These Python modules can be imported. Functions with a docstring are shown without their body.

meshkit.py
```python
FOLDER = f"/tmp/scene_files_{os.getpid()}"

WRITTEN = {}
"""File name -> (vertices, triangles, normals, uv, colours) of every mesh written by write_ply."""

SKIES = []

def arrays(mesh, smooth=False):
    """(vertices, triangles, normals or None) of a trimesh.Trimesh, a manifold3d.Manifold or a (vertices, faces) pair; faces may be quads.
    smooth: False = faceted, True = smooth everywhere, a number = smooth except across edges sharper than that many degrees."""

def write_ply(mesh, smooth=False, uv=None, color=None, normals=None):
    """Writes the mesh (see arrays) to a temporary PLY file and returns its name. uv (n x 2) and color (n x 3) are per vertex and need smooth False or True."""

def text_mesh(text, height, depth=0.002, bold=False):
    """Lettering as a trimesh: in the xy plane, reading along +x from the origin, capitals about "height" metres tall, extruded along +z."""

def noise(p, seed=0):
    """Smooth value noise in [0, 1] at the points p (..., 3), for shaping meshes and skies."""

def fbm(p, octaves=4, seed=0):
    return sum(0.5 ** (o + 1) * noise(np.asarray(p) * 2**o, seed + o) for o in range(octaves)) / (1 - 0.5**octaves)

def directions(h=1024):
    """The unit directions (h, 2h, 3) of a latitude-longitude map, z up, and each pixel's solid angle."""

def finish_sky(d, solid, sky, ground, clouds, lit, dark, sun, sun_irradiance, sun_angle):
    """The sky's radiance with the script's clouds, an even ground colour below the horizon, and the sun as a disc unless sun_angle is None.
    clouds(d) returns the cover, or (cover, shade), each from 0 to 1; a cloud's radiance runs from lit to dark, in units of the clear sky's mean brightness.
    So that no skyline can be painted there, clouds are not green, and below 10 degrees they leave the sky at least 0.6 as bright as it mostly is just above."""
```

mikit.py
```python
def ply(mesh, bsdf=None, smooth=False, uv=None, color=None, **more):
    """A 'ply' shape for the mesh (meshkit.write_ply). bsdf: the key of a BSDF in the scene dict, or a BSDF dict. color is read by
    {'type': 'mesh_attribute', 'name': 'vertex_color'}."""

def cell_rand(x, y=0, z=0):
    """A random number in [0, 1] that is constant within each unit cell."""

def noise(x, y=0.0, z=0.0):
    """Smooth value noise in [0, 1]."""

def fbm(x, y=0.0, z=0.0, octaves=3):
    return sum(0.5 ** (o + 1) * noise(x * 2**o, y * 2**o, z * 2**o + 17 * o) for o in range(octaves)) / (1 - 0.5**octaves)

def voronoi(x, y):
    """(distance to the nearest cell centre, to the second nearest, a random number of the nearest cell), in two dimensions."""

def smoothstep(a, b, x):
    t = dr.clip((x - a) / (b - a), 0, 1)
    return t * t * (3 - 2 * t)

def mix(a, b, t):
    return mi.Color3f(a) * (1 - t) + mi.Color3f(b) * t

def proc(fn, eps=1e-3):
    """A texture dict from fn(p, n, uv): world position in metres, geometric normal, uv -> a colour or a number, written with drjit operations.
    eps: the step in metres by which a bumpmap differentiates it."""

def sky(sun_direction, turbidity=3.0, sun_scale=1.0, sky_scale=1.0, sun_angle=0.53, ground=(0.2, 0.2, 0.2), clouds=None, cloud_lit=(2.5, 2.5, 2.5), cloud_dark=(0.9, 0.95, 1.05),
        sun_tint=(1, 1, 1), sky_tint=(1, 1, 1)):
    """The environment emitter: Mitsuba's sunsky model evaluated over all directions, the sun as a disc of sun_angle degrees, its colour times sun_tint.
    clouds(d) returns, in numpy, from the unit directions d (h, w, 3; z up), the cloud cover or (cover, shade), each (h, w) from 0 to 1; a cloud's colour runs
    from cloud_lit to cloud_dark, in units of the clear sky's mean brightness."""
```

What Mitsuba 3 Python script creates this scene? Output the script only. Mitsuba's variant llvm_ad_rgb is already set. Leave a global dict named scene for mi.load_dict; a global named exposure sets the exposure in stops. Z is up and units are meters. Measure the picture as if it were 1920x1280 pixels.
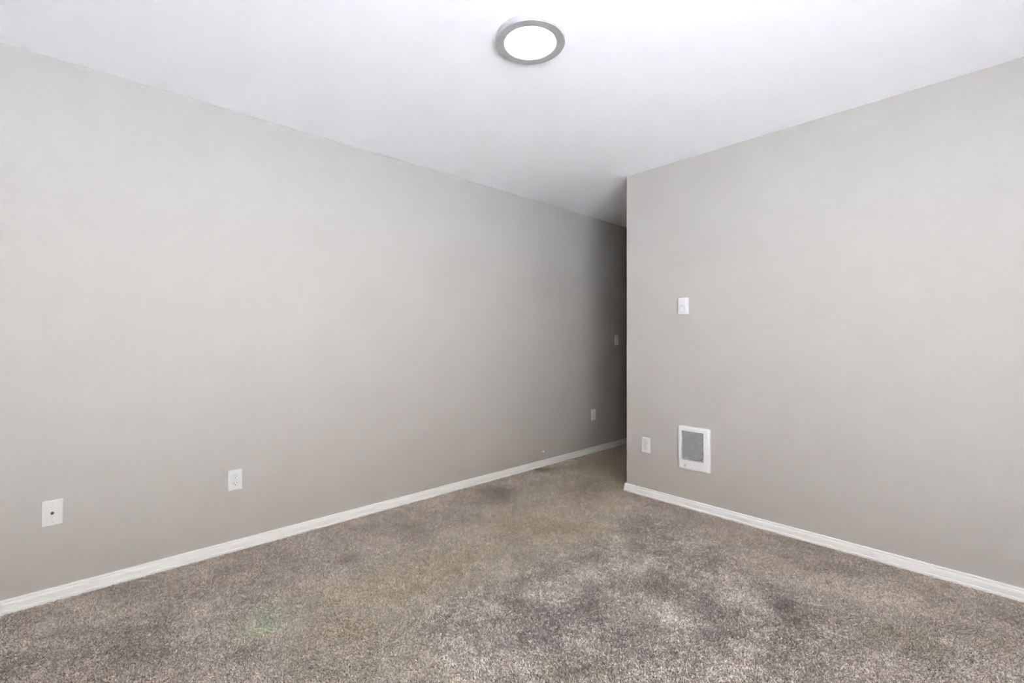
import math, random
import numpy as np, trimesh, shapely, mitsuba as mi, mikit, meshkit
from shapely.geometry import Polygon, LineString, box as sbox, Point

T = mi.ScalarTransform4f
rng = np.random.default_rng(7)
scene, labels = {}, {}
H = 2.44                      # ceiling height
XL, YR = -2.921, 3.082        # left wall plane, right wall plane
XC = -2.007                   # corner where the right wall turns into the hall
XB, YB = 1.35, -0.80          # walls behind the camera
YH = 6.4                      # end of the hall

# ------------------------------------------------------------------ camera, sky, exposure
exposure = 3.97
F = 859.16
EYE = (0.0, 0.0, 1.171)
YAW = math.radians(47.085)
scene['camera'] = {'type': 'perspective', 'fov': 2 * math.degrees(math.atan(960 / F)), 'fov_axis': 'x', 'near_clip': 0.01, 'far_clip': 100.0,
                   'principal_point_offset_y': 3.5 / 1280,
                   'to_world': T().look_at(origin=EYE, target=(-math.sin(YAW), math.cos(YAW), EYE[2]), up=(0, 0, 1))}
scene['sky'] = mikit.sky((-0.5, 0.4, 0.75), turbidity=3.0, sun_scale=5.6, sky_scale=3.4, ground=(0.70, 0.78, 0.84), sky_tint=(1.46, 0.90, 0.55), sun_tint=(0.90, 1.02, 1.40))
LAMP = (1.3, 1.15, 0.95)
ADDED_WIN_BACK = (0.57, 1.25, 0.03, 2.05)      # unseen window added for daylight: x from, to, z from, to
ADDED_WIN_SIDE = (-0.70, 0.85, 0.03, 2.05)      # second added window, also unseen: y from, to, z from, to

# ------------------------------------------------------------------ materials
def rgb(*c): return {'type': 'rgb', 'value': list(c)}
def srgb(r, g, b): return [((c / 255 + 0.055) / 1.055) ** 2.4 if c > 10 else c / 255 / 12.92 for c in (r, g, b)]

def paint_bump(p, n, uv):
    return mikit.fbm(p.x * 160, p.y * 160, p.z * 160, 2) * 1.0
def wall_color(p, n, uv):
    import drjit as dr
    v = mikit.fbm(p.x * 1.7 + 5, p.y * 1.7, p.z * 1.7, 2) - 0.5
    c = mi.Color3f(*WALL) * (1 + 0.03 * v)
    # a rubbed scuff line low on the left wall and a chip of bare plaster near the hall
    on_left = p.x < XL + 0.004
    line = 0.1366 - (p.y - 2.175) * 0.037
    s = dr.select(on_left & (p.y > 2.13) & (p.y < 2.46), mikit.smoothstep(0.0035, 0.0, dr.abs(p.z - line + 0.004 * (mikit.noise(p.y * 30) - 0.5))) * mikit.noise(p.y * 40, p.z * 900), 0)
    s += dr.select(on_left & (p.y > 2.05) & (p.y < 2.3), 0.5 * mikit.smoothstep(0.003, 0.0, dr.abs(p.z - 0.116 - (p.y - 2.1) * 0.02)) * mikit.noise(p.y * 25 + 3, p.z * 500), 0)
    c = c * (1 - 0.35 * dr.clip(s, 0, 1))
    chip = dr.select(on_left, mikit.smoothstep(0.008, 0.003, dr.sqrt(dr.square(p.y - 3.115) * 0.25 + dr.square(p.z - 0.132) * 0.6)), 0)
    return mikit.mix(c, mi.Color3f(0.85, 0.84, 0.82), chip)
WALL = srgb(175, 171, 166)
scene['wall_paint'] = {'type': 'twosided', 'bsdf': {'type': 'bumpmap', 'arbitrary': mikit.proc(paint_bump, 0.001), 'scale': 0.0006,
                       'bsdf': {'type': 'principled', 'base_color': mikit.proc(wall_color), 'roughness': 0.6, 'specular': 0.35}}}
scene['ceiling_paint'] = {'type': 'twosided', 'bsdf': {'type': 'diffuse', 'reflectance': rgb(0.90, 0.90, 0.905)}}
def trim_color(p, n, uv):
    import drjit as dr
    c = mi.Color3f(0.77, 0.765, 0.755) * (1 - 0.03 * mikit.noise(p.x * 6, p.y * 6, p.z * 6))
    dirt = mi.Float(0)
    for (x, y, z, r) in ((XL, 1.6185, 0.0545, 0.008), (XL, 2.5917, 0.054, 0.006), (-1.8688, YR, 0.047, 0.007), (-0.5539, YR, 0.05, 0.006),
                         (-0.878, YR, 0.010, 0.005), (-0.2955, YR, 0.010, 0.005), (-0.2675, YR, 0.012, 0.005), (XL, 3.90, 0.02, 0.008),
                         (XL, 0.02, 0.02, 0.004), (XL, -0.12, 0.018, 0.004), (XL, 0.62, 0.03, 0.003), (XL, 0.9, 0.02, 0.003)):
        dirt = dr.maximum(dirt, mikit.smoothstep(r, r * 0.4, dr.sqrt((dr.square(p.x - x) + dr.square(p.y - y)) * 0.6 + dr.square(p.z - z) * 1.5)))
    return mikit.mix(c, mi.Color3f(0.20, 0.17, 0.15), 0.85 * dirt)
scene['trim_paint'] = {'type': 'twosided', 'bsdf': {'type': 'principled', 'base_color': mikit.proc(trim_color), 'roughness': 0.42, 'specular': 0.4}}
def plastic(name, c, rough=0.35):
    scene[name] = {'type': 'twosided', 'bsdf': {'type': 'principled', 'base_color': rgb(*c), 'roughness': rough, 'specular': 0.5}}
plastic('white_plastic', (0.62, 0.62, 0.625))
plastic('ivory_plastic', (0.60, 0.59, 0.565))
plastic('white_plastic_lifted', (0.80, 0.80, 0.81))  # the white plastic again, with extra brightness painted in for the dim hall plates
plastic('slat_white', (0.85, 0.85, 0.85), 0.4)
plastic('grey_print', (0.42, 0.42, 0.43))
plastic('dark_slot', (0.015, 0.014, 0.013), 0.6)
plastic('heater_white', (0.69, 0.69, 0.70), 0.4)
plastic('lamp_white', (0.42, 0.42, 0.42), 0.4)
plastic('carpet_backing', (0.20, 0.17, 0.15), 0.9)
plastic('door_paint', (0.72, 0.72, 0.70), 0.4)
scene['brushed_nickel'] = {'type': 'twosided', 'bsdf': {'type': 'principled', 'base_color': rgb(0.44, 0.44, 0.44), 'metallic': 0.35, 'roughness': 0.45}}
scene['screw_steel'] = {'type': 'twosided', 'bsdf': {'type': 'principled', 'base_color': rgb(0.45, 0.45, 0.45), 'metallic': 0.9, 'roughness': 0.35}}
scene['brass'] = {'type': 'twosided', 'bsdf': {'type': 'principled', 'base_color': rgb(0.13, 0.085, 0.06), 'metallic': 0.9, 'roughness': 0.3}}
scene['pile_yarn'] = {'type': 'twosided', 'bsdf': {'type': 'diffuse', 'reflectance': {'type': 'mesh_attribute', 'name': 'vertex_color'}}}
scene['added_window_glass'] = {'type': 'thindielectric', 'int_ior': 1.5}

# ------------------------------------------------------------------ helpers
def numbered(key):
    if key not in scene and key not in labels: return key
    k = 1
    while f'{key}_{k:03d}' in scene or f'{key}_{k:03d}' in labels: k += 1
    return f'{key}_{k:03d}'
def obj(name, mesh, mat, parent=None, smooth=False, to_world=None, **more):
    key = numbered(f'{parent}__{name}' if parent else name)
    d = mikit.ply(mesh, mat, smooth=smooth, **more)
    if to_world is not None: d['to_world'] = to_world
    scene[key] = d
    return key
def thing(name, label, cat, group=None):
    key = numbered(name)
    labels[key] = {'label': label, 'category': cat}
    if group: labels[key]['group'] = group
    return key
def struct(name, mesh, mat, smooth=False):
    scene[name] = mikit.ply(mesh, mat, smooth=smooth)
    labels[name] = {'kind': 'structure'}
    return name
def bx(x0, x1, y0, y1, z0, z1):
    return trimesh.creation.box(bounds=[[x0, y0, z0], [x1, y1, z1]])
def cat(ms): return trimesh.util.concatenate(ms)
def cut(a, bs): return trimesh.boolean.difference([a, *bs], engine='manifold')
def rrect(w, h, r, n=5):
    return np.array(sbox(-w / 2 + r, -h / 2 + r, w / 2 - r, h / 2 - r).buffer(r, quad_segs=n).exterior.coords[:-1])
def plate(w, h, d, bevel, r, back=0.0, side_bevel=None):
    """A wall plate with its back on z = back and a bevelled, rounded front at z = d (convex)."""
    rings = []
    for z, inset in ((back, 0), (d - bevel, 0), (d - bevel * 0.35, bevel * 0.45), (d, side_bevel or bevel * 1.3)):
        p = rrect(w - 2 * inset, h - 2 * inset, max(r - inset * 0.5, 0.0008))
        rings.append(np.column_stack([p, np.full(len(p), z)]))
    return trimesh.PointCloud(np.vstack(rings)).convex_hull
def cyl(r, z0, z1, x=0, y=0, n=24):
    m = trimesh.creation.cylinder(r, z1 - z0, sections=n); m.apply_translation([x, y, (z0 + z1) / 2]); return m
def prism(poly, z0, z1):
    m = trimesh.creation.extrude_polygon(poly, z1 - z0, engine='earcut'); m.apply_translation([0, 0, z0]); return m
def lathe(profile, n=96):
    return trimesh.creation.revolve(np.array(profile), sections=n)
# frames on the walls: x to the viewer's right, y up, z out of the wall
def on_left(y, z): return T(np.array([[0, 0, 1, XL], [1, 0, 0, y], [0, 1, 0, z], [0, 0, 0, 1]], float))
def on_right(x, z): return T(np.array([[1, 0, 0, x], [0, 0, -1, YR], [0, 1, 0, z], [0, 0, 0, 1]], float))

# ------------------------------------------------------------------ the setting
W = 0.12
struct('floor', bx(XL - W, XB + W, YB - W, YH + W, -0.06, -0.010), 'carpet_backing')
struct('ceiling', bx(XL - W, XB + W, YB - W, YH + W, H, H + 0.15), 'ceiling_paint')
struct('wall_left', bx(XL - W, XL, YB - W, YH + W, -0.010, H), 'wall_paint')
# right wall: an L round the corner into the hall, with a bullnose bead on the outside corner
a = 0.006
arc = [(XC + a - a * math.cos(t), YR + a - a * math.sin(t)) for t in np.linspace(0, math.pi / 2, 8)]
ell = Polygon([(XC, YR + 0.42), *arc, (XB + W, YR), (XB + W, YR + W), (XC + W, YR + W), (XC + W, YR + 0.42)])
# two doorways (y from, to) into unlit closets, added unseen to darken the hall
gaps, y0, parts_ = ((YR + 0.42, YR + 1.22), (YR + 1.55, YR + 2.35)), YR + 0.42, [prism(ell, -0.010, H)]
for g0, g1 in gaps:
    if g0 > y0: parts_.append(bx(XC, XC + W, y0, g0, -0.010, H))
    parts_.append(bx(XC, XC + W, g0, g1, 2.06, H)); y0 = g1
parts_.append(bx(XC, XC + W, y0, YH, -0.010, H))
struct('wall_right', cat(parts_), 'wall_paint', smooth=25)
struct('added_closet_wall', cat([bx(XC + W + 1.3, XC + 2 * W + 1.3, YR + W, YH, -0.010, H), bx(XC + W, XC + W + 1.3, YR + 1.32, YR + 1.44, -0.010, H), bx(XC + W, XC + W + 1.3, YH - W, YH, -0.010, H)]), 'wall_paint')  # unseen closet, added to soak up light from the hall
# unseen hall end with a closed door, added to keep the hall dark
door_x0, door_x1 = XL + 0.09, XC - 0.09
struct('wall_hall', cat([bx(XL, door_x0, YH, YH + W, -0.010, H), bx(door_x1, XC + W, YH, YH + W, -0.010, H), bx(door_x0, door_x1, YH, YH + W, 2.04, H)]), 'wall_paint')
struct('added_door_1', bx(door_x0, door_x1, YH + 0.02, YH + 0.055, -0.004, 2.04), 'door_paint')
for z0, z1 in ((0.18, 0.92), (1.06, 1.92)):
    obj('panel', plate(door_x1 - door_x0 - 0.24, z1 - z0, 0.012, 0.008, 0.004), 'door_paint', 'added_door_1', to_world=T(np.array([[1, 0, 0, (door_x0 + door_x1) / 2], [0, 0, -1, YH + 0.02], [0, 1, 0, (z0 + z1) / 2], [0, 0, 0, 1]], float)))
obj('knob', lathe([(0, 0.062), (0.018, 0.06), (0.027, 0.045), (0.02, 0.03), (0.011, 0.024), (0.011, 0.008), (0.03, 0.006), (0.03, 0.0), (0, 0)], 32), 'brushed_nickel', 'added_door_1', smooth=40,
    to_world=T(np.array([[1, 0, 0, door_x1 - 0.07], [0, 0, -1, YH + 0.02], [0, 1, 0, 0.95], [0, 0, 0, 1]], float)))
# walls behind the camera, each with an unseen window added to light the room
WX0, WX1, WZ0, WZ1 = ADDED_WIN_BACK
VY0, VY1, VZ0, VZ1 = ADDED_WIN_SIDE
struct('wall_back', cat([bx(XL, WX0, YB - W, YB, -0.010, H), bx(WX1, XB + W, YB - W, YB, -0.010, H), bx(WX0, WX1, YB - W, YB, -0.010, WZ0), bx(WX0, WX1, YB - W, YB, WZ1, H)]), 'wall_paint')
struct('wall_side', cat([bx(XB, XB + W, YB, VY0, -0.010, H), bx(XB, XB + W, VY1, YR, -0.010, H), bx(XB, XB + W, VY0, VY1, -0.010, VZ0), bx(XB, XB + W, VY0, VY1, VZ1, H)]), 'wall_paint')
def added_window(name, w, z0, z1, to_world):
    h = z1 - z0; fr = 0.045
    o = sbox(-w / 2, -h / 2, w / 2, h / 2)
    frame = prism(o.difference(sbox(-w / 2 + fr, -h / 2 + fr, w / 2 - fr, h / 2 - fr)), -0.075, -0.02)
    scene[name] = mikit.ply(frame, 'trim_paint'); scene[name]['to_world'] = to_world
    labels[name] = {'kind': 'structure'}
    obj('mullion', bx(-0.02, 0.02, -h / 2 + fr, h / 2 - fr, -0.07, -0.03), 'trim_paint', name, to_world=to_world)
    for s in (-1, 1):
        x0, x1 = sorted((s * 0.02, s * (w / 2 - fr)))
        v = np.array([[x0, -h / 2 + fr, -0.05], [x1, -h / 2 + fr, -0.05], [x1, h / 2 - fr, -0.05], [x0, h / 2 - fr, -0.05]])
        obj('pane', (v, np.array([[0, 1, 2], [0, 2, 3]])), 'added_window_glass', name, to_world=to_world)
    obj('sill', bx(-w / 2, w / 2, -h / 2 - 0.035, -h / 2, -0.11, 0.0), 'trim_paint', name, to_world=to_world)
added_window('added_window_1', WX1 - WX0, WZ0, WZ1, T(np.array([[-1, 0, 0, (WX0 + WX1) / 2], [0, 0, 1, YB], [0, 1, 0, (WZ0 + WZ1) / 2], [0, 0, 0, 1]], float)))
added_window('added_window_2', VY1 - VY0, VZ0, VZ1, T(np.array([[0, 0, -1, XB], [-1, 0, 0, (VY0 + VY1) / 2], [0, 1, 0, (VZ0 + VZ1) / 2], [0, 0, 0, 1]], float)))

# baseboards: a moulded profile (distance from the wall, height above the carpet) swept along each wall with mitred ends
PROFILE = [(0, -0.010), (0.0160, -0.010), (0.0160, 0.0080), (0.0148, 0.0098), (0.0112, 0.0104), (0.0104, 0.0118), (0.0122, 0.0138), (0.0122, 0.0335), (0.0094, 0.0352), (0.0092, 0.0364), (0.0112, 0.0374),
           (0.0108, 0.0392), (0.0084, 0.0418), (0.0072, 0.0440), (0.0072, 0.0464), (0.0098, 0.0478), (0.0100, 0.0508), (0.0086, 0.0538), (0.0055, 0.0557), (0, 0.0562)]
def baseboard(name, p0, p1, out, m0=0, m1=0):
    """From p0 to p1; out: the way it stands off the wall; m0, m1: how far a mitred end runs on per metre of depth."""
    p0, p1, out = (np.array(q, float) for q in (p0, p1, out)); along = (p1 - p0) / np.linalg.norm(p1 - p0)
    pr = np.array(PROFILE); n = len(pr)
    rows = []
    for p, m in ((p0, -m0), (p1, m1)):
        q = p[None] + pr[:, :1] * out[None] + pr[:, :1] * m * along[None]
        rows.append(np.column_stack([q, pr[:, 1]]))
    tri = trimesh.creation.triangulate_polygon(Polygon(PROFILE), engine='earcut')[1]
    f = [(i, (i + 1) % n, n + (i + 1) % n) for i in range(n)] + [(i, n + (i + 1) % n, n + i) for i in range(n)]
    m = trimesh.Trimesh(np.vstack(rows), np.vstack([f, tri, tri[:, ::-1] + n]), process=False)
    m.fix_normals()
    return struct(name, m, 'trim_paint')
baseboard('baseboard_left', (XL, YB), (XL, YH), (1, 0), -1, -1)
baseboard('baseboard_right', (XC, YR), (XB, YR), (0, -1), 1, -1)
baseboard('baseboard_hall', (XC, YR), (XC, YR + 0.42), (-1, 0), 1, 0)
baseboard('baseboard_back', (XL, YB), (WX0 - 0.04, YB), (0, 1), -1, 0)
baseboard('baseboard_side', (XB, VY1 + 0.04), (XB, YR), (-1, 0), 0, -1)

# ------------------------------------------------------------------ the carpet
# Worn and stained patches, plus shading of trodden, brushed pile painted as lightness: (x, y, half length across, half length along, lightness, tint)
PILE_PATCHES = [
 (-1.436,1.589,0.089,0.085,0.42,'-'), (-1.331,1.562,0.044,0.042,0.25,'-'), (-1.450,1.039,0.088,0.074,0.30,'-'), (-1.495,1.281,0.078,0.065,0.25,'-'),
 (-1.261,0.994,0.071,0.054,0.30,'-'), (-1.338,2.033,0.075,0.057,0.28,'-'), (-1.407,2.443,0.080,0.061,0.12,'-'), (-1.300,2.175,0.048,0.045,0.22,'-'),
 (-0.967,1.809,0.042,0.032,0.38,'-'), (-1.132,1.871,0.046,0.037,0.25,'-'), (-0.960,2.299,0.067,0.057,0.30,'-'), (-0.832,2.193,0.033,0.034,0.22,'-'),
 (-0.719,2.161,0.026,0.034,0.40,'-'), (-0.682,1.655,0.072,0.056,0.45,'-'), (-0.590,1.942,0.061,0.036,0.22,'-'), (-0.527,2.152,0.033,0.023,0.35,'-'),
 (-0.444,2.144,0.032,0.022,0.25,'-'), (-0.411,2.678,0.126,0.061,0.24,'t'), (-0.257,2.629,0.098,0.053,0.18,'t'), (-0.153,2.434,0.039,0.021,0.30,'-'),
 (-0.096,2.286,0.035,0.045,0.32,'-'), (-0.874,2.549,0.118,0.057,0.15,'t'), (-0.688,2.668,0.092,0.046,0.15,'t'), (-0.930,1.448,0.099,0.070,0.15,'-'),
 (-1.175,1.145,0.065,0.045,0.20,'-'), (-1.056,2.158,0.044,0.038,0.15,'-'), (-1.072,1.446,0.042,0.037,0.12,'-'), (-0.317,2.067,0.081,0.041,0.12,'-'),
 (-1.431,1.155,0.062,0.063,-0.38,'-'), (-1.062,1.246,0.072,0.045,-0.28,'y'), (-1.125,1.978,0.086,0.072,-0.18,'-'), (-0.978,1.973,0.071,0.072,-0.16,'-'),
 (-1.273,1.426,0.075,0.049,-0.22,'-'), (-1.194,1.650,0.079,0.054,-0.15,'-'), (-1.067,1.622,0.093,0.042,-0.15,'-'), (-0.957,1.641,0.072,0.039,-0.20,'-'),
 (-0.690,2.239,0.048,0.056,-0.35,'-'), (-0.582,2.077,0.040,0.040,-0.32,'-'), (-0.790,2.373,0.052,0.049,-0.30,'-'), (-0.537,2.272,0.065,0.045,-0.20,'y'),
 (-0.260,2.342,0.088,0.048,-0.25,'y'), (-0.275,2.202,0.101,0.029,-0.30,'-'), (-0.164,2.272,0.056,0.042,-0.25,'-'), (-0.019,2.533,0.052,0.036,-0.18,'y'),
 (-0.798,2.803,0.069,0.042,-0.25,'-'), (-0.538,2.814,0.114,0.041,-0.25,'-'), (-0.720,1.872,0.089,0.049,-0.25,'-'), (-0.841,1.764,0.072,0.039,-0.20,'-'),
 (-0.421,1.955,0.081,0.050,-0.20,'-'), (-0.279,2.853,0.085,0.039,-0.15,'y'), (-1.476,1.901,0.118,0.057,-0.18,'-'), (-1.439,2.160,0.100,0.054,-0.15,'-'),
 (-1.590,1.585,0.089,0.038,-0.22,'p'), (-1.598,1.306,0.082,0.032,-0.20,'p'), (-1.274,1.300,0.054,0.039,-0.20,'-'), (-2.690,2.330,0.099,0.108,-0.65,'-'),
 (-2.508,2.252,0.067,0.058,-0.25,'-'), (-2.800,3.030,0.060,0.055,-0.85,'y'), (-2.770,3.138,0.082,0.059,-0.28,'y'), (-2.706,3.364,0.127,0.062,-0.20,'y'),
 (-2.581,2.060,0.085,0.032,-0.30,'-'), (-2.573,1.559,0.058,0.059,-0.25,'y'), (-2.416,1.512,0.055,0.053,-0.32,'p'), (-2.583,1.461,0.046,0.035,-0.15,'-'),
 (-2.449,1.028,0.054,0.042,-0.32,'y'), (-2.372,1.040,0.063,0.040,-0.20,'p'), (-2.209,0.114,0.092,0.039,-0.38,'-'), (-2.164,0.196,0.037,0.022,-0.30,'-'),
 (-2.539,-0.002,0.092,0.032,-0.28,'-'), (-2.548,-0.072,0.054,0.022,-0.20,'-'), (-2.260,0.391,0.046,0.037,-0.25,'-'), (-1.936,0.428,0.058,0.035,-0.28,'-'),
 (-2.295,0.251,0.044,0.017,-0.22,'-'), (-1.978,0.262,0.039,0.022,-0.25,'-'), (-2.423,-0.197,0.049,0.045,-0.20,'-'), (-2.836,0.070,0.105,0.053,-0.18,'-'),
 (-2.997,0.350,0.120,0.060,-0.15,'-'), (-2.744,0.804,0.126,0.066,-0.15,'p'), (-2.706,0.562,0.056,0.028,-0.20,'p'), (-2.427,0.663,0.048,0.025,-0.20,'p'),
 (-2.391,0.562,0.042,0.027,-0.22,'p'), (-2.364,0.470,0.028,0.021,-0.20,'p'), (-2.383,0.156,0.062,0.023,-0.14,'-'), (-2.473,0.136,0.064,0.031,0.16,'-'),
 (-2.351,0.349,0.078,0.039,0.16,'-'), (-2.567,0.556,0.058,0.034,0.20,'t'), (-2.251,0.027,0.046,0.038,0.20,'-'), (-2.022,0.176,0.054,0.026,0.18,'-'),
 (-2.825,-0.104,0.079,0.034,0.12,'-'), (-2.278,0.738,0.086,0.048,0.14,'t'), (-2.095,0.867,0.126,0.076,0.06,'t'), (-2.161,0.252,0.069,0.023,0.14,'-'),
 (-2.114,0.348,0.064,0.027,0.14,'-'), (-2.536,-0.151,0.069,0.031,0.10,'-'), (-1.984,1.528,0.123,0.053,-0.12,'y'), (-1.927,1.048,0.084,0.038,-0.14,'y'),
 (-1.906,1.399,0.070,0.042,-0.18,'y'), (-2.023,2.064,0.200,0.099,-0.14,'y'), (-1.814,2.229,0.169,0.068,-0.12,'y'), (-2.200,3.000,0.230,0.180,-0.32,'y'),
 (-2.380,3.600,0.260,0.330,-0.60,'y'), (-2.450,4.450,0.420,0.500,-0.75,'y'), (-1.646,0.784,0.086,0.036,-0.10,'-'), (-1.721,0.557,0.081,0.045,-0.18,'-'), (-1.540,0.714,0.064,0.031,-0.15,'-'),  # large hall patches: soiling, deepened to paint in shade on the hall floor
 (-1.635,2.606,0.118,0.060,-0.20,'-'), (-1.464,2.605,0.113,0.055,-0.20,'-'), (-1.818,3.079,0.136,0.060,-0.18,'p'), (-1.399,2.860,0.147,0.060,-0.14,'-'),
 (-1.193,2.781,0.137,0.052,-0.10,'t'), (-2.056,2.910,0.055,0.082,0.12,'p'), (-1.867,2.705,0.127,0.087,0.08,'-'), (-2.003,1.177,0.135,0.078,0.08,'t'),
 (-1.825,0.756,0.110,0.064,0.08,'t'), (-2.150,0.555,0.105,0.125,-0.06,'g'), (-2.041,0.514,0.050,0.060,-0.02,'g'),
]
WORN_PATH = [(-2.86,4.37), (-2.11,3.23), (-1.83,2.82), (-1.70,2.41), (-1.61,2.33), (-1.63,2.02), (-1.65,1.89), (-1.62,1.67), (-1.67,1.45), (-1.68,1.30), (-1.69,1.18), (-1.66,1.09), (-1.59,1.01), (-1.49,0.95), (-1.35,0.96), (-1.26,0.95), (-1.69,0.48), (-1.90,0.58), (-2.12,0.78), (-2.27,1.05), (-2.34,1.15), (-2.31,1.47), (-2.40,1.72), (-2.38,2.01), (-2.51,2.33), (-2.60,2.71), (-2.64,3.10), (-2.74,3.61)]
PLUSH_AREA = [(-1.83,2.82), (-1.61,2.33), (-1.65,1.89), (-1.67,1.45), (-1.69,1.18), (-1.66,1.09), (-1.59,1.01), (-1.49,0.95), (-1.35,0.96), (-1.26,0.95), (-0.48,1.79), (-0.44,2.02), (-0.49,2.29), (-0.83,2.43), (-1.00,2.59), (-1.36,2.71)]
C_TAN, C_GREY, C_PATH, SPECK = (191, 178, 166), (189, 178, 169), (190, 178, 163), 0.52
def soft(poly, x, y, w):
    p = Polygon(poly).buffer(0); pts = shapely.points(x, y)
    d = shapely.distance(p.boundary, pts); d = np.where(shapely.contains_xy(p, x, y), d, -d)
    return np.clip(d / w * 0.5 + 0.5, 0, 1) ** 2 * (3 - 2 * np.clip(d / w * 0.5 + 0.5, 0, 1))
PILE_TAN, PILE_GREY, PILE_PATH = np.array(srgb(*C_TAN)), np.array(srgb(*C_GREY)), np.array(srgb(*C_PATH))
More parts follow.
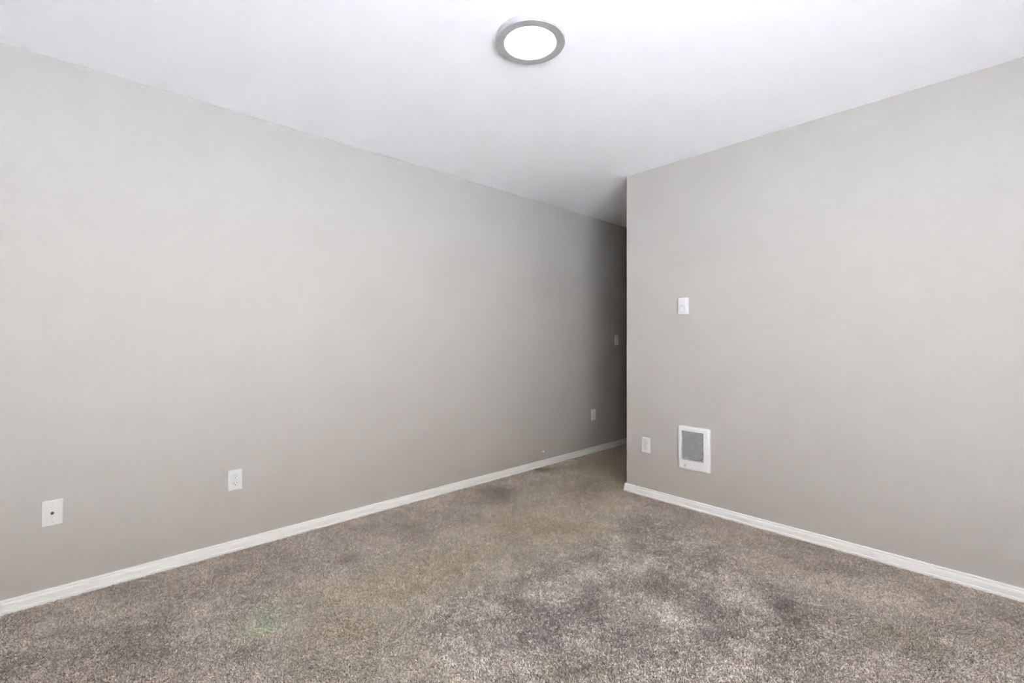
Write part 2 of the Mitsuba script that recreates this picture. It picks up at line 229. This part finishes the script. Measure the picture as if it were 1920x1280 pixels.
def carpet_color(x, y, r):
    p = np.column_stack([x, y, 0 * x])
    wob = 0.045 * (np.column_stack([meshkit.fbm(p * 22, 3, 71), meshkit.fbm(p * 22, 3, 79)]) - 0.5) + 0.13 * (np.column_stack([meshkit.fbm(p * 6, 3, 1), meshkit.fbm(p * 6, 3, 9)]) - 0.5)
    X, Y = x + wob[:, 0], y + wob[:, 1]
    path, plush = soft(WORN_PATH, X, Y, 0.10), soft(PLUSH_AREA, X, Y, 0.12)
    tint = meshkit.fbm(p * 3.3 + 11, 3, 3)[:, None]
    c = PILE_GREY * (1 - tint) + PILE_TAN * tint
    c = c * (1 - path[:, None]) + PILE_PATH * path[:, None]
    light = 0.36 * (meshkit.fbm(p * 7, 4, 5) - 0.5) * (1 - 0.5 * path)
    light += (0.22 + 0.30 * plush) * (meshkit.fbm(p * 19, 3, 55) - 0.5)
    light += plush * (0.75 * (meshkit.fbm(p * np.array([9, 6, 1]), 3, 21) - 0.5) - 0.12)
    cut = 0.15 * plush[:, None]
    c = c * (1 - cut) + c.mean(1, keepdims=True) * np.array([1.06, 1.0, 0.94]) * cut
    light += (0.45 + 0.25 * plush) * (meshkit.noise(p * 150, 61) - 0.5) + (0.25 + 0.15 * plush) * (meshkit.noise(p * 60, 62) - 0.5)   # yarns clump
    cy, sy = math.cos(YAW), math.sin(YAW)
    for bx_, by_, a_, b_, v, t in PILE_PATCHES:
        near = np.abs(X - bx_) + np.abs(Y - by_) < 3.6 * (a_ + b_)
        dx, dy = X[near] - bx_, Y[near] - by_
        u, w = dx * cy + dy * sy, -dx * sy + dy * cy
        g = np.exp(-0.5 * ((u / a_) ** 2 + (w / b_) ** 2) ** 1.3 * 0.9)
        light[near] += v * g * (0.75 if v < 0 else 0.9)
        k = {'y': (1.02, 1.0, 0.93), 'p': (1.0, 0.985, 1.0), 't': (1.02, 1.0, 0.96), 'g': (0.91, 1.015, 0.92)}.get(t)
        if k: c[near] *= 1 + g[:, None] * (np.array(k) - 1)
    speck = r[:, 0] ** 1.0 * (0.8 + 0.25 * plush - 0.15 * path)  # yarn speckle, its contrast also standing in for shadow between tufts
    return np.clip(c * np.exp(light * 0.85)[:, None] * (1 + SPECK * speck)[:, None] * (1 + 0.03 * r[:, 1:4]), 0.01, 0.95)
def make_pile(step=0.0038):
    """Cut-pile yarn: one short bent tuft per grid spot, a three-sided tip, each a little different in lean, height and colour;
    the strip behind the camera has fewer, thicker tufts."""
    g = np.random.default_rng(3)
    spots, size = [], []
    for x0, x1, y0, y1 in ((XL, XB, YB, YR), (XL, XC, YR, 5.9)):
        for st, fine in ((step, True), (0.009, False)):
            gx, gy = np.meshgrid(np.arange(x0 + 0.006, x1, st), np.arange(y0 + 0.006, y1, st))
            q = np.column_stack([gx.ravel(), gy.ravel()])
            q = q + g.uniform(-0.6, 0.6, q.shape) * st
            ahead = -math.sin(YAW) * q[:, 0] + math.cos(YAW) * q[:, 1] > 1.15
            q = q[ahead == fine]
            spots.append(q); size.append(np.full(len(q), st))
    s, st = np.vstack(spots), np.concatenate(size)
    keep = (s[:, 0] > XL + 0.016) & (s[:, 0] < XB - 0.016) & (s[:, 1] > YB + 0.016) & ~((s[:, 0] > XC - 0.016) & (s[:, 1] > YR - 0.016))
    s, st = s[keep], st[keep]
    n = len(s)
    P = np.column_stack([s, np.zeros(n)])
    lean = np.column_stack([meshkit.fbm(P * 5, 2, 31), meshkit.fbm(P * 5, 2, 41)]) - 0.5
    lean = lean * 0.006 + g.normal(0, 1.0, (n, 2)) * (st * 0.75)[:, None]
    top = g.normal(0, 0.0012, n) - 0.0002
    r = g.uniform(0.55, 0.85, n) * st; a = g.uniform(0, 2 * math.pi, n)
    v = np.zeros((n, 4, 3))
    for k in range(3):
        t = a + k * 2 * math.pi / 3
        v[:, k, 0], v[:, k, 1], v[:, k, 2] = s[:, 0] + r * np.cos(t), s[:, 1] + r * np.sin(t), top - g.uniform(0.003, 0.0065, n)
    v[:, 3] = np.column_stack([s + lean, top])
    f = np.array([(0, 1, 3), (1, 2, 3), (2, 0, 3)])
    faces = (f[None] + 4 * np.arange(n)[:, None, None]).reshape(-1, 3)
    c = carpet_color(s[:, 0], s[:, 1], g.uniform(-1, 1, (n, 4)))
    return (v.reshape(-1, 3), faces), np.repeat(c, 4, axis=0)
pile, pile_color = make_pile()
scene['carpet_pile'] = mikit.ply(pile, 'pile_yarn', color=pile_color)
labels['carpet_pile'] = {'label': 'mottled grey-brown cut-pile carpet covering the whole floor, worn tan along the way to the hall', 'category': 'carpet', 'kind': 'stuff'}

# ------------------------------------------------------------------ ceiling lamp
lamp = thing('ceiling_lamp', 'round flush-mounted ceiling lamp with brushed nickel ring and glowing white lens', 'lamp')
LX, LY = -1.359, 1.368
up = T().translate([LX, LY, H])
obj('housing', lathe([(0, 0), (0.1430, 0), (0.1440, -0.002), (0.1440, -0.0205), (0.1415, -0.0213), (0.1415, -0.0230), (0, -0.0230)]), 'lamp_white', lamp, smooth=30, to_world=up)
obj('trim_ring', lathe([(0.1100, -0.0220), (0.1430, -0.0220), (0.1452, -0.0230), (0.1456, -0.0247), (0.1446, -0.0269), (0.1410, -0.0279), (0.1130, -0.0279), (0.1100, -0.0267), (0.1085, -0.0245), (0.1100, -0.0220)]), 'brushed_nickel', lamp, smooth=30, to_world=up)
d = obj('lens', lathe([(0, -0.0262), (0.06, -0.0260), (0.10, -0.0252), (0.1095, -0.0242)]), 'lamp_white', lamp, smooth=True, to_world=up)
scene[d]['emitter'] = {'type': 'area', 'radiance': rgb(*LAMP)}
labels[d] = {'label': 'glowing white lens'}

# ------------------------------------------------------------------ wall plates
def face_poly():
    """The face of a duplex receptacle: a circle with flat top and bottom."""
    return Point(0, 0).buffer(0.0172, quad_segs=12).intersection(sbox(-0.02, -0.0142, 0.02, 0.0142))
def outlet(label, place, plastic_='white_plastic'):
    o = thing('power_outlet', label, 'outlet')
    body = cut(plate(0.070, 0.1145, 0.0068, 0.0034, 0.003), [prism(face_poly().buffer(0.0011), 0.0005, 0.02).apply_translation([0, s * 0.0195, 0]) for s in (1, -1)])
    obj('cover_plate', body, plastic_, o, smooth=25, to_world=place)
    holes = [sbox(-0.0076, -0.0015, -0.0052, 0.0075), sbox(0.0054, -0.0005, 0.0074, 0.0065), Point(0, -0.0072).buffer(0.0027).union(sbox(-0.0027, -0.0099, 0.0027, -0.0072)).intersection(sbox(-0.003, -0.0096, 0.003, 0))]
    for s in (1, -1):
        f = face_poly()
        for hpoly in holes: f = f.difference(hpoly)
        m = prism(f, 0.0005, 0.0076); m.apply_translation([0, s * 0.0195, 0])
        rc = obj('receptacle', m, plastic_, o, to_world=place)
        for hpoly in holes:
            m = prism(hpoly, 0.0004, 0.0070); m.apply_translation([0, s * 0.0195, 0])
            k = obj('slot', m, 'dark_slot', rc, to_world=place)
            labels[k] = {'label': 'dark plug slot'}
    obj('screw', cat([cyl(0.0032, 0.004, 0.0074, n=20)]), plastic_, o, smooth=30, to_world=place)
    return o
outlet('white duplex power outlet low on the left wall, beside the cable jack plate', on_left(0.6085, 0.391))
outlet('small power outlet low on the dim left wall where the hall begins', on_left(3.873, 0.387), 'white_plastic_lifted')
outlet('white duplex power outlet on the right wall between the corner and the wall heater', on_right(-1.835, 0.380))

c = thing('coaxial_wall_plate', 'off-white cable jack plate with a dark metal connector, low on the left wall', 'wall plate')
pl = on_left(-0.1105, 0.392)
obj('cover_plate', plate(0.0705, 0.1145, 0.0062, 0.0030, 0.003), 'ivory_plastic', c, smooth=25, to_world=pl)
jack = obj('connector', cat([cyl(0.0065, 0.005, 0.0085, n=6), cyl(0.0048, 0.0085, 0.0165, n=24), *[cyl(0.0051, 0.0095 + 0.0018 * k, 0.0104 + 0.0018 * k, n=24) for k in range(4)]]), 'brass', c, smooth=30, to_world=pl)
labels[jack] = {'label': 'dark brown metal connector'}
k = obj('pin_hole', cyl(0.0022, 0.0150, 0.0168, n=16), 'dark_slot', jack, smooth=30, to_world=pl)
for s in (1, -1):
    k = obj('screw', cat([cyl(0.0030, 0.004, 0.0069, 0, s * 0.0418, 20)]), 'screw_steel', c, smooth=30, to_world=pl)
    labels[k] = {'label': 'grey screw head'}

s_ = thing('light_switch', 'toggle light switch on the dim left wall of the hall, beside the wall corner', 'switch')
pl = on_left(4.288, 1.165)
obj('cover_plate', cut(plate(0.070, 0.1145, 0.0068, 0.0034, 0.003), [bx(-0.0052, 0.0052, -0.012, 0.012, 0.001, 0.02)]), 'white_plastic_lifted', s_, smooth=25, to_world=pl)
tg = plate(0.0085, 0.012, 0.017, 0.003, 0.0015)
tg.apply_transform(trimesh.transformations.rotation_matrix(math.radians(-28), [1, 0, 0])); tg.apply_translation([0, 0.002, 0.0])
obj('toggle', cat([tg, bx(-0.005, 0.005, -0.0118, 0.0118, 0.001, 0.0045)]), 'white_plastic_lifted', s_, to_world=pl)
for s in (1, -1): obj('screw', cyl(0.0028, 0.004, 0.0074, 0, s * 0.030, 16), 'white_plastic_lifted', s_, smooth=30, to_world=pl)

t_ = thing('wall_thermostat', 'white dial thermostat mounted on the right wall above the heater', 'thermostat')
pl = on_right(-1.5385, 1.408)
obj('base', plate(0.071, 0.116, 0.008, 0.002, 0.004), 'white_plastic', t_, smooth=25, to_world=pl)
obj('cover', plate(0.066, 0.112, 0.027, 0.006, 0.006, back=0.006), 'white_plastic', t_, smooth=25, to_world=pl)
groove = prism(Point(0, 0).buffer(0.0235, quad_segs=16).difference(Point(0, 0).buffer(0.0215, quad_segs=16)), 0.0262, 0.0276); groove.apply_translation([-0.0, -0.025, 0])
k = obj('dial_rim', groove, 'grey_print', t_, to_world=pl); labels[k] = {'label': 'grey rim of the dial'}
dial = lathe([(0, 0.0335), (0.0165, 0.0335), (0.0195, 0.0320), (0.0210, 0.0270), (0.0210, 0.0260), (0, 0.0260)][::-1], 40); dial.apply_translation([0, -0.025, 0])
dl = obj('dial', dial, 'white_plastic', t_, smooth=30, to_world=pl)
ptr = bx(-0.0012, 0.0012, 0.006, 0.016, 0.0333, 0.0340); ptr.apply_transform(trimesh.transformations.rotation_matrix(math.radians(-50), [0, 0, 1])); ptr.apply_translation([0, -0.025, 0])
k = obj('pointer', ptr, 'grey_print', dl, to_world=pl); labels[k] = {'label': 'grey pointer mark'}
k = obj('scale_mark', cat([bx(-0.012, 0.012, 0.002, 0.0032, 0.0269, 0.0273)]), 'grey_print', t_, to_world=pl); labels[k] = {'label': 'faint grey printed line'}

# ------------------------------------------------------------------ wall heater
h_ = thing('wall_heater', 'white electric fan heater with dark louvred grille set into the right wall', 'heater')
HX, HZ, HW, HH = -1.4622, 0.417, 0.2255, 0.300
pl = on_right(HX, HZ)
gx0, gx1, gz0, gz1 = -1.5511 - HX, -1.3886 - HX, 0.3333 - HZ, 0.5340 - HZ
rings = []
for z, inset, r in ((0, 0, 0.014), (0.010, 0, 0.014), (0.0165, 0.003, 0.013), (0.0195, 0.009, 0.010), (0.0205, 0.016, 0.008)):
    p = rrect(HW - 2 * inset, HH - 2 * inset, r, 6); rings.append(np.column_stack([p, np.full(len(p), z)]))
cover = trimesh.PointCloud(np.vstack(rings)).convex_hull
cover = cut(cover, [prism(sbox(gx0, gz0, gx1, gz1), 0.004, 0.05)])
obj('cover', cover, 'heater_white', h_, smooth=20, to_world=pl)
k = obj('cavity', bx(gx0 + 0.0005, gx1 - 0.0005, gz0 + 0.0005, gz1 - 0.0005, 0.0035, 0.0048), 'dark_slot', h_, to_world=pl); labels[k] = {'label': 'dark inside behind the louvres'}
NS = 23; pitch = (gz1 - gz0) / (NS + 0.55)
sl = mikit.ply(cat([bx(gx0, gx1, -0.00125, 0.00125, 0.0165, 0.0192)]), 'slat_white')
for i in range(NS):
    z = gz1 - pitch * (i + 0.78) - pitch * 0.0
    scene[numbered(h_ + '__slat')] = {**sl, 'to_world': pl @ T().translate([0, z, 0]) @ T().rotate([1, 0, 0], 0)}
kn = lathe([(0, 0.0245), (0.009, 0.0245), (0.0105, 0.0235), (0.0115, 0.0205), (0.0115, 0.0200), (0, 0.0200)][::-1], 32)
kn.apply_translation([-1.5178 - HX, 0.2948 - HZ, 0])
plastic('knob_grey', (0.62, 0.62, 0.63))
k = obj('knob', kn, 'knob_grey', h_, smooth=30, to_world=pl); labels[k] = {'label': 'pale grey knob'}
for x, z in ((-1.4697, 0.5483), (-1.4674, 0.2827)):
    k = obj('screw', cyl(0.0033, 0.0195, 0.0213, x - HX, z - HZ, 16), 'screw_steel', h_, smooth=30, to_world=pl); labels[k] = {'label': 'grey screw head'}
bd = plate(0.018, 0.0065, 0.0215, 0.001, 0.0025, back=0.0185); bd.apply_translation([-1.5175 - HX, 0.3485 - HZ, 0])
k = obj('badge', bd, 'knob_grey', h_, smooth=25, to_world=pl); labels[k] = {'label': 'small grey badge on the louvres'}
